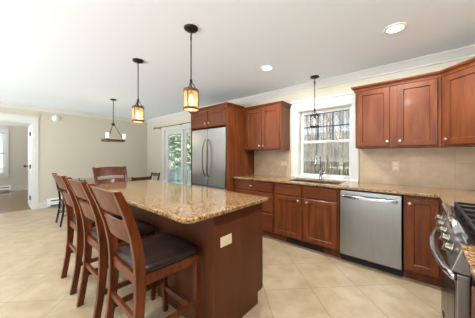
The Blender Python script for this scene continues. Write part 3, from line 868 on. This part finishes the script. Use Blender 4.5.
# ------------------------------------------------------------------ lamps
def lantern(label, glass, loc, zlo, lit, group, metal='brass', bulb='bulb'):
    """origin at ceiling; zlo = height of lantern underside above floor"""
    t = thing('pendant_light', label, 'pendant light', (loc[0], loc[1], C), 0, group)
    b = zlo - C
    obj('canopy', MB().lathe([(0.064, 0), (0.064, -0.008), (0.055, -0.018), (0.014, -0.024), (0.001, -0.024)], seg=24), 'bronze', t)
    obj('rod', MB().tube([(0, 0, -0.02), (0, 0, b + 0.275)], 0.0055, 8), 'bronze', t)
    ch = MB()
    for z in (-0.075, -0.10):
        ch.tube([(0.009 * math.cos(a), 0, z + 0.018 * math.sin(a)) for a in [2 * PI * k / 10 for k in range(11)]], 0.0025, 6)
    obj('chain_link', ch, 'bronze', t)
    fr = MB()
    R0 = 0.066
    for z in (b + 0.0, b + 0.165):
        fr.rings([[(r * math.cos(2 * PI * k / 24), r * math.sin(2 * PI * k / 24), z + dz) for k in range(24)] for r, dz in ((R0 - 0.004, 0), (R0 + 0.003, 0), (R0 + 0.003, 0.022), (R0 - 0.004, 0.022), (R0 - 0.004, 0))], caps=False)
    for k in range(3):
        a = 2 * PI * k / 3 + 1.0
        fr.tube([(R0 * math.cos(a), R0 * math.sin(a), b + 0.01), (R0 * math.cos(a), R0 * math.sin(a), b + 0.18)], 0.005, 6)
    frame = obj('frame', fr, metal, t)
    br = MB()
    for k in range(3):
        a = 2 * PI * k / 3 + 1.0
        br.tube([(R0 * math.cos(a), R0 * math.sin(a), b + 0.185), (0.04 * math.cos(a), 0.04 * math.sin(a), b + 0.20), (0.022 * math.cos(a), 0.022 * math.sin(a), b + 0.235), (0.004 * math.cos(a), 0.004 * math.sin(a), b + 0.255)], 0.0045, 6)
    br.lathe([(0.010, b + 0.25), (0.013, b + 0.262), (0.010, b + 0.28), (0.004, b + 0.283)], seg=12)
    br.lathe([(0.018, b + 0.13), (0.018, b + 0.19), (0.008, b + 0.2), (0.006, b + 0.255)], seg=12)
    obj('bracket', br, 'bronze', t)
    gl = MB()
    gl.rings([[(r * math.cos(2 * PI * k / 28), r * math.sin(2 * PI * k / 28), b + z) for k in range(28)] for r, z in ((0.061, 0.004), (0.061, 0.182), (0.058, 0.182), (0.058, 0.004), (0.061, 0.004))], caps=False)
    obj('glass_shade', gl, glass, t)
    obj('bulb', MB().lathe([(0.001, b + 0.045), (0.012, b + 0.052), (0.02, b + 0.075), (0.018, b + 0.1), (0.011, b + 0.125), (0.011, b + 0.14)], seg=14), bulb, t)
    ld = bpy.data.lights.new('lamp_glow', 'POINT')
    ld.energy = lit; ld.color = (1, 0.78, 0.5); ld.shadow_soft_size = 0.02
    lo = bpy.data.objects.new('lamp_glow', ld)
    COL.objects.link(lo); lo.parent = t; lo.location = (0, 0, b + 0.02)
    return t
lantern('lit amber glass lantern pendant over the near end of the island', 'amber', (-1.585, 1.185), 1.705, 2.0, 'lantern pendants over the island')
lantern('lit amber glass lantern pendant over the far end of the island', 'amber', (-2.62, 1.165), 1.70, 2.0, 'lantern pendants over the island')
lantern('small dark lantern pendant hanging in front of the kitchen window', 'clearg', (-1.182, 3.12), 1.70, 0.3, None, 'bronze', 'bulb_low')

t = thing('chandelier', 'three-candle chandelier with a round wooden ring hanging over the dining table', 'chandelier', (-4.84, 1.64, C), R(71.3))
obj('canopy', MB().lathe([(0.06, 0), (0.06, -0.008), (0.05, -0.018), (0.012, -0.024), (0.001, -0.024)], seg=20), 'bronze', t)
obj('rod', MB().tube([(0, 0, -0.02), (0, 0, -0.50)], 0.007, 8), 'bronze', t)
obj('hub', MB().lathe([(0.008, -0.49), (0.03, -0.50), (0.034, -0.54), (0.02, -0.55), (0.001, -0.55)], seg=12), 'bronze', t)
obj('ring', MB().rings([[(r * math.cos(2 * PI * k / 32), r * math.sin(2 * PI * k / 32), z) for k in range(32)] for r, z in ((0.185, -0.88), (0.215, -0.88), (0.215, -0.845), (0.185, -0.845), (0.185, -0.88))], caps=False), 'ringwood', t)
for k in range(3):
    a = 2 * PI * k / 3
    x, y = 0.2 * math.cos(a), 0.2 * math.sin(a)
    obj('arm', MB().tube([(0.02 * math.cos(a + 0), 0.02 * math.sin(a), -0.53), (x * 0.95, y * 0.95, -0.85)], 0.007, 6), 'bronze', t)
    cup = obj('candle_cup', MB().lathe([(0.012, -0.885), (0.014, -0.845), (0.04, -0.838), (0.042, -0.828), (0.001, -0.828)], (x, y, 0), 16), 'bronze', t)
    obj('candle_glass', MB().lathe([(0.028, -0.828), (0.030, -0.715), (0.027, -0.715), (0.025, -0.82)], (x, y, 0), 16), 'frost', cup)
ld = bpy.data.lights.new('chandelier_glow', 'POINT'); ld.energy = 5; ld.color = (1, 0.85, 0.62); ld.shadow_soft_size = 0.15
lo = bpy.data.objects.new('chandelier_glow', ld); COL.objects.link(lo); lo.parent = t; lo.location = (0, 0, -0.70)

def downlight(x, y, label):
    t = thing('recessed_light', label, 'ceiling light', (x, y, C), 0, 'round recessed downlights in the ceiling')
    obj('trim_ring', MB().rings([[(r * math.cos(2 * PI * k / 28), r * math.sin(2 * PI * k / 28), z) for k in range(28)] for r, z in ((0.092, 0.0), (0.09, -0.008), (0.066, -0.010), (0.064, 0.0))], caps=False), 'white', t)
    obj('lens', MB().lathe([(0.064, -0.001), (0.064, -0.005), (0.001, -0.006)], seg=24), 'can', t)
    ld = bpy.data.lights.new('downlight_beam', 'AREA'); ld.shape = 'DISK'; ld.size = 0.13; ld.energy = CAN_POWER; ld.color = (0.95, 0.98, 1.0)
    lo = bpy.data.objects.new('downlight_beam', ld); COL.objects.link(lo); lo.parent = t; lo.location = (0, 0, -0.012)
downlight(-0.173, 2.41, 'round recessed ceiling light in front of the right wall cabinets')
downlight(-1.545, 2.39, 'round recessed ceiling light in front of the left wall cabinets')

for x, y, lb in ((-1.5, -0.35, 'added recessed fill light out of frame behind the island'), (-3.2, -0.35, 'added recessed fill light out of frame between island and doorway'),
                 (-4.9, -0.25, 'added recessed fill light out of frame near the doorway'), (-0.2, 0.3, 'added recessed fill light above the viewer')):
    downlight(x, y, lb)  # unseen fill lights, added to raise the room's brightness
# ------------------------------------------------------------------ small wall things
t = thing('smoke_detector', 'round white detector high on the left wall beside the doorway', 'smoke detector', (L, 1.04, 2.22))
obj('base', MB().lathe([(0.078, 0), (0.078, 0.02), (0.068, 0.035), (0.001, 0.04)], seg=24, axis='X'), 'white', t)
obj('sensor_cover', MB().lathe([(0.03, 0.036), (0.028, 0.048), (0.001, 0.05)], seg=16, axis='X'), 'white', t)

def heater(label, loc, length, hgt):
    t = thing('baseboard_heater', label, 'heater', loc)
    pr = [(0, 0.02), (0.05, 0.02), (0.055, 0.05), (0.062, 0.055), (0.062, hgt - 0.06), (0.05, hgt - 0.03), (0.05, hgt - 0.02), (0.03, hgt), (0, hgt)]
    obj('casing', MB().rings([[(x, y, z) for x, z in pr] for y in (0, length)], smooth=False), 'heater', t)
    obj('vent_slot', MB().box(0.045, 0.0635, 0.06, length - 0.04, hgt - 0.062, hgt - 0.038), 'dark', t)
    obj('vent_slot', MB().box(0.045, 0.0635, 0.06, length - 0.04, 0.035, 0.06), 'dark', t)
    return t
heater('long white baseboard heater along the left wall behind the stools', (L, 0.87, 0), 2.4, 0.215)
heater('white baseboard heater under the window of the next room', (AX, -1.6, 0), 2.02, 0.2)

def outlet(label, loc, w_, h_):
    t = thing('wall_outlet', label, 'outlet', loc)
    obj('plate', MB().box(-w_ / 2, w_ / 2, -0.006, 0, -h_ / 2, h_ / 2), 'tan', t, bevel=0.002)
    if h_ > w_:
        for k in (-1, 1):
            obj('socket', MB().box(-0.016, 0.016, -0.0085, -0.006, k * 0.022 - 0.014, k * 0.022 + 0.014), 'ivory', t, bevel=0.002)
    else:
        for k in (-1, 1):
            obj('socket', MB().box(k * 0.026 - 0.014, k * 0.026 + 0.014, -0.0085, -0.006, -0.018, 0.018), 'tan', t, bevel=0.002)
outlet('ivory outlet plate on the backsplash right of the window', (-0.235, D - 0.008, 1.155), 0.075, 0.118)
outlet('ivory outlet plate on the backsplash left of the window', (-1.83, D - 0.008, 1.14), 0.118, 0.072)

# ------------------------------------------------------------------ outdoors
obj('ground', MB().box(-40, 30, D + 0.12, 60, -0.75, -0.6).box(-50, -11.3, -40, D + 0.12, -0.75, -0.6), 'ground', kind='structure')
def tree_mesh(seed, h, r):
    rnd = random.Random(seed)
    mb = MB()
    def branch(p, d, ln, r0, lev):
        n = 5
        pts = [p]; rs = [r0]
        q = p.copy(); dd = d.copy()
        for k in range(n):
            dd = (dd + Vector((rnd.uniform(-1, 1), rnd.uniform(-1, 1), rnd.uniform(-0.2, 0.5))) * (0.06 if lev == 0 else 0.16)).normalized()
            q = q + dd * ln / n
            pts.append(q.copy()); rs.append(r0 * (1 - 0.8 * (k + 1) / n))
        mb.tube(pts, rs, 6 if lev == 0 else 4)
        if lev < 2:
            m_ = 11 if lev == 0 else 5
            for k in range(m_):
                u = rnd.uniform(0.22 if lev == 0 else 0.2, 0.95)
                i = min(n - 1, int(u * n))
                b = pts[i].lerp(pts[i + 1], u * n - i)
                a = rnd.uniform(0, 2 * PI)
                nd = (dd * 0.6 + Vector((math.cos(a), math.sin(a), rnd.uniform(0.1, 0.9)))).normalized()
                branch(b, nd, ln * rnd.uniform(0.22, 0.42), r0 * 0.32 * (1.15 - u), lev + 1)
    branch(Vector((0, 0, -0.1)), Vector((0, 0, 1)), h, r, 0)
    return mb
protos = []
for k, (h, r) in enumerate(((11, 0.075), (9, 0.05), (12, 0.095))):
    protos.append(obj('bare_tree', tree_mesh(k + 3, h, r), 'bark', label='slender bare winter tree standing outdoors behind the house', cat='tree', group='bare winter trees outdoors'))
rnd = random.Random(5)
spots = []
for k in range(84):
    y = rnd.uniform(10, 26)
    x = -0.36 * y * 1.0 + rnd.uniform(-0.28, 0.28) * y * 1.0
    spots.append((x, y))
for k in range(14):
    y = rnd.uniform(8, 16)
    spots.append((-1.52 * y + rnd.uniform(-0.3, 0.3) * y, y))
for k, (x, y) in enumerate(spots):
    o = protos[k] if k < 3 else protos[k % 3].copy()
    if k >= 3: COL.objects.link(o)
    o.location = (x, y, -0.6)
    o.rotation_euler = (0, 0, rnd.uniform(0, 6.28))
    s = rnd.uniform(0.75, 1.15)
    o.scale = (s, s, s)
# brush thicket
mb = MB()
for k in range(3600):
    y = rnd.uniform(9, 17)
    x = -0.36 * y + rnd.uniform(-0.34, 0.34) * y
    h = rnd.uniform(1.2, 3.0) + (y - 9) * 0.06
    a = rnd.uniform(0, 2 * PI)
    l = rnd.uniform(0, 0.5)
    w_ = rnd.uniform(0.008, 0.022)
    p0, p1 = Vector((x, y, -0.6)), Vector((x + l * math.cos(a), y + l * math.sin(a), -0.6 + h))
    pm = p0.lerp(p1, 0.5) + Vector((rnd.uniform(-0.1, 0.1), rnd.uniform(-0.1, 0.1), 0))
    mb.tube([p0, pm, p1], [w_, w_ * 0.8, w_ * 0.3], 3)
obj('undergrowth', mb, 'brush', kind='stuff', label='pale bare undergrowth filling the wood behind the house', cat="undergrowth")
# evergreens past the sliding door
def evergreen(seed, h):
    rnd = random.Random(seed)
    mb = MB()
    for k in range(2200):
        z = rnd.uniform(0.25, 1) * h
        rr = (1.05 - z / h) * h * 0.3 * rnd.uniform(0.3, 1)
        a = rnd.uniform(0, 2 * PI)
        c = Vector((rr * math.cos(a), rr * math.sin(a), z))
        u = Vector((rnd.uniform(-1, 1), rnd.uniform(-1, 1), rnd.uniform(-0.8, 0.2))).normalized() * 0.16
        v_ = u.cross(Vector((rnd.uniform(-1, 1), rnd.uniform(-1, 1), 1))).normalized() * 0.06
        vs = [mb.bm.verts.new(c - u), mb.bm.verts.new(c + v_), mb.bm.verts.new(c + u), mb.bm.verts.new(c - v_)]
        mb.bm.faces.new(vs)
    return mb
for k, (x, y, h) in enumerate(((-11.6, 7.6, 5.0), (-9.6, 6.9, 4.0), (-13.6, 9.6, 6.5), (-10.9, 9.8, 6))):
    t = thing('evergreen_tree', 'green evergreen tree outdoors beyond the sliding glass door', 'tree', (x, y, -0.6), 0, 'evergreen trees beyond the sliding door')
    obj('trunk', MB().tube([(0, 0, -0.1), (0.03, 0, h * 0.5), (0, 0, h * 0.95)], [0.12, 0.07, 0.02], 8), 'bark', t)
    obj('foliage', evergreen(k + 20, h), 'leaf', t)
# deck with rail
obj('deck', MB().box(-9.5, -3.2, D + 0.14, 6.2, -0.6, -0.05), 'deck', kind='structure')
t = thing('deck_railing', 'grey-green deck railing with thin balusters outside the sliding glass door', 'railing', (-6.4, 6.12, -0.05))
obj('top_rail', MB().box(-3.1, 3.1, -0.05, 0.05, 0.92, 0.96), 'deck', t)
obj('bottom_rail', MB().box(-3.1, 3.1, -0.02, 0.02, 0.08, 0.13), 'deck', t)
for k in range(5):
    obj('post', MB().box(-3.1 + k * 1.5, -3.0 + k * 1.5, -0.05, 0.05, 0, 0.92), 'deck', t)
bl = obj('baluster', MB().box(-0.015, 0.015, -0.015, 0.015, 0.13, 0.92), 'deck', t)
bl.location = (-2.9, 0, 0)
for k in range(1, 46):
    o = bl.copy(); COL.objects.link(o); o.parent = t; o.location = (-2.9 + k * 0.128, 0, 0)
